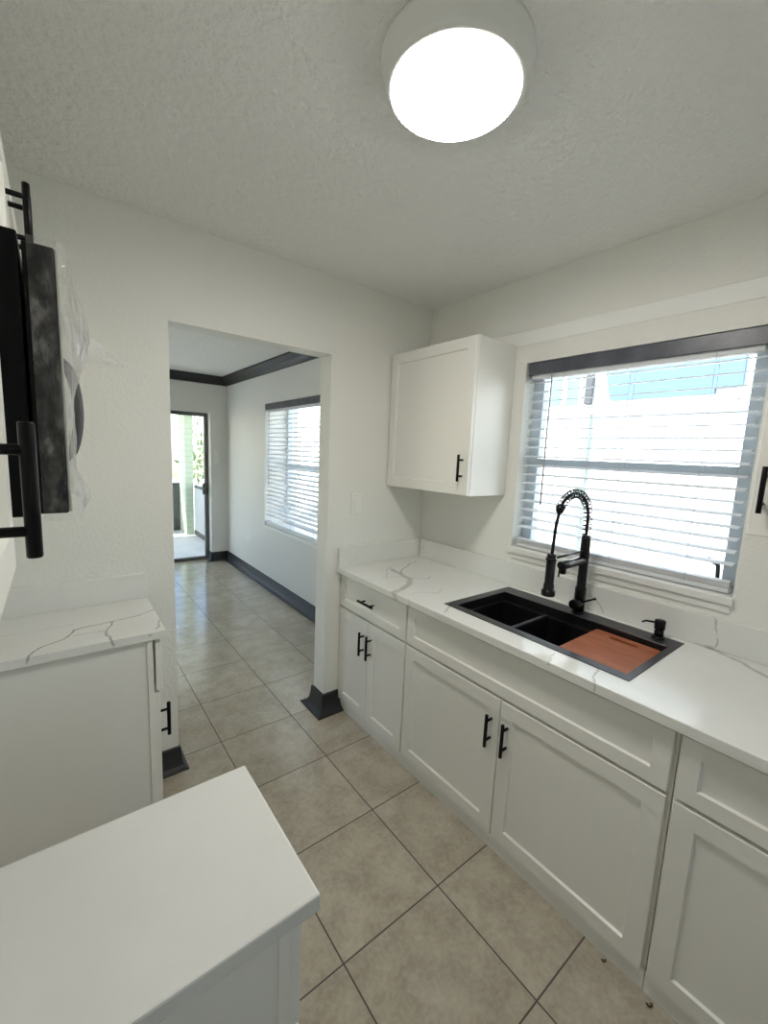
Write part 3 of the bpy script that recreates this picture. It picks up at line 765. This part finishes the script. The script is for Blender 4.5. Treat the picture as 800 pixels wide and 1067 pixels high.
for yy in (.88, 1.12): MB().box(NX-.045, NX-.0402, yy, yy+.17, 2.36, 2.92).build('pane', M['teal'], fw)
MB().box(NX-.05, NX-.0005, .70, .80, 2.36, 2.75, .01).build('meter_box', M['grey'], t)
MB().box(NX-.07, NX-.0005, .68, .80, -.15, 2.22, .012).build('downspout', M['greenpipe'], t)

# a bush beyond the patio
t = thing('garden_bush', 'leafy green bush in sun beyond the patio screen', 'bush', (1.5, 8.6, -.15))
m = MB()
for q in range(6):
    a = q*1.05; m.tube([(1.5, 8.6, -.15), (1.5+.2*math.cos(a), 8.6+.2*math.sin(a), .6), (1.5+.5*math.cos(a), 8.6+.5*math.sin(a), 1.5)], [.04, .03, .012], 8)
m.build('stems', M['bark'], t)
m = MB()
for q in range(2600):
    p = Vector((random.gauss(1.5, .38), random.gauss(8.6, .5), random.gauss(1.25, .55)))
    p.z = max(-.05, p.z)
    u = Vector((random.uniform(-1, 1), random.uniform(-1, 1), random.uniform(-1, 1))).normalized(); w_ = u.orthogonal().normalized(); l = random.uniform(.06, .12)
    vs = [m.bm.verts.new(p-u*l), m.bm.verts.new(p+w_*l*.45), m.bm.verts.new(p+u*l), m.bm.verts.new(p-w_*l*.45)]; m.bm.faces.new(vs)
lf = m.build('foliage', M['leaf'], t)

# crumbs on the floor by the toe kick
for (x, y, sc, lab) in ((-.655, -1.665, .006, 'tiny curled brown leaf scrap on the tile below the wide sink cabinet'), (-.66, -1.80, .008, 'small brown leaf crumb on the tile near the end cabinet')):
    m = MB(); pts = []
    for q in range(7): pts.append((x+sc*(q*.35+.5*math.sin(q*1.7)), y+sc*(.9*math.sin(q*1.1)), .003+.0015*(q % 3)))
    m.tube(pts, [.001, .0024, .003, .003, .0026, .002, .001], 6)
    tag(m.build('leaf_scrap', M['debris']), lab, 'leaf scrap')

# ------------------------------------------------------------------ light
W = bpy.data.worlds.new('sky'); S.world = W; W.use_nodes = True
nt = W.node_tree; bg = nt.nodes['Background']
sk = nt.nodes.new('ShaderNodeTexSky'); sk.sky_type = 'NISHITA'; sk.sun_disc = False
sk.sun_elevation = math.radians(48); sk.sun_rotation = math.radians(-60)
nt.links.new(sk.outputs[0], bg.inputs[0]); bg.inputs[1].default_value = .52
sl = bpy.data.lights.new('sun', 'SUN'); sl.energy = 14.0; sl.angle = math.radians(.6); sl.color = (1, .96, .9)
so = bpy.data.objects.new('sun', sl); COL.objects.link(so)
so.rotation_euler = Vector((.62, -.30, -.72)).to_track_quat('-Z', 'Y').to_euler()
so.location = (-5, 5, 9)

# ------------------------------------------------------------------ camera
yaw, pitch, roll, F = .6650, -.1365, .0440, 437.36
cd = bpy.data.cameras.new('camera'); co = bpy.data.objects.new('camera', cd); COL.objects.link(co)
fw_ = Vector((math.sin(yaw)*math.cos(pitch), math.cos(yaw)*math.cos(pitch), math.sin(pitch)))
r_ = fw_.cross(Vector((0, 0, 1))).normalized(); u_ = r_.cross(fw_)
r2 = math.cos(roll)*r_+math.sin(roll)*u_; u2 = -math.sin(roll)*r_+math.cos(roll)*u_
mt = Matrix((r2, u2, -fw_)).transposed().to_4x4(); mt.translation = (-1.972, -2.0959, 1.5982)
co.matrix_world = mt
cd.sensor_fit = 'VERTICAL'; cd.sensor_height = 36; cd.lens = F/1067*36; cd.clip_start = .02
S.camera = co
S.view_settings.view_transform = 'Standard'; S.view_settings.look = 'None'; S.view_settings.gamma = 1
S.view_settings.use_curve_mapping = False; S.view_settings.exposure = 0.46
S.cycles.max_bounces = 12; S.cycles.diffuse_bounces = 8; S.cycles.transparent_max_bounces = 16
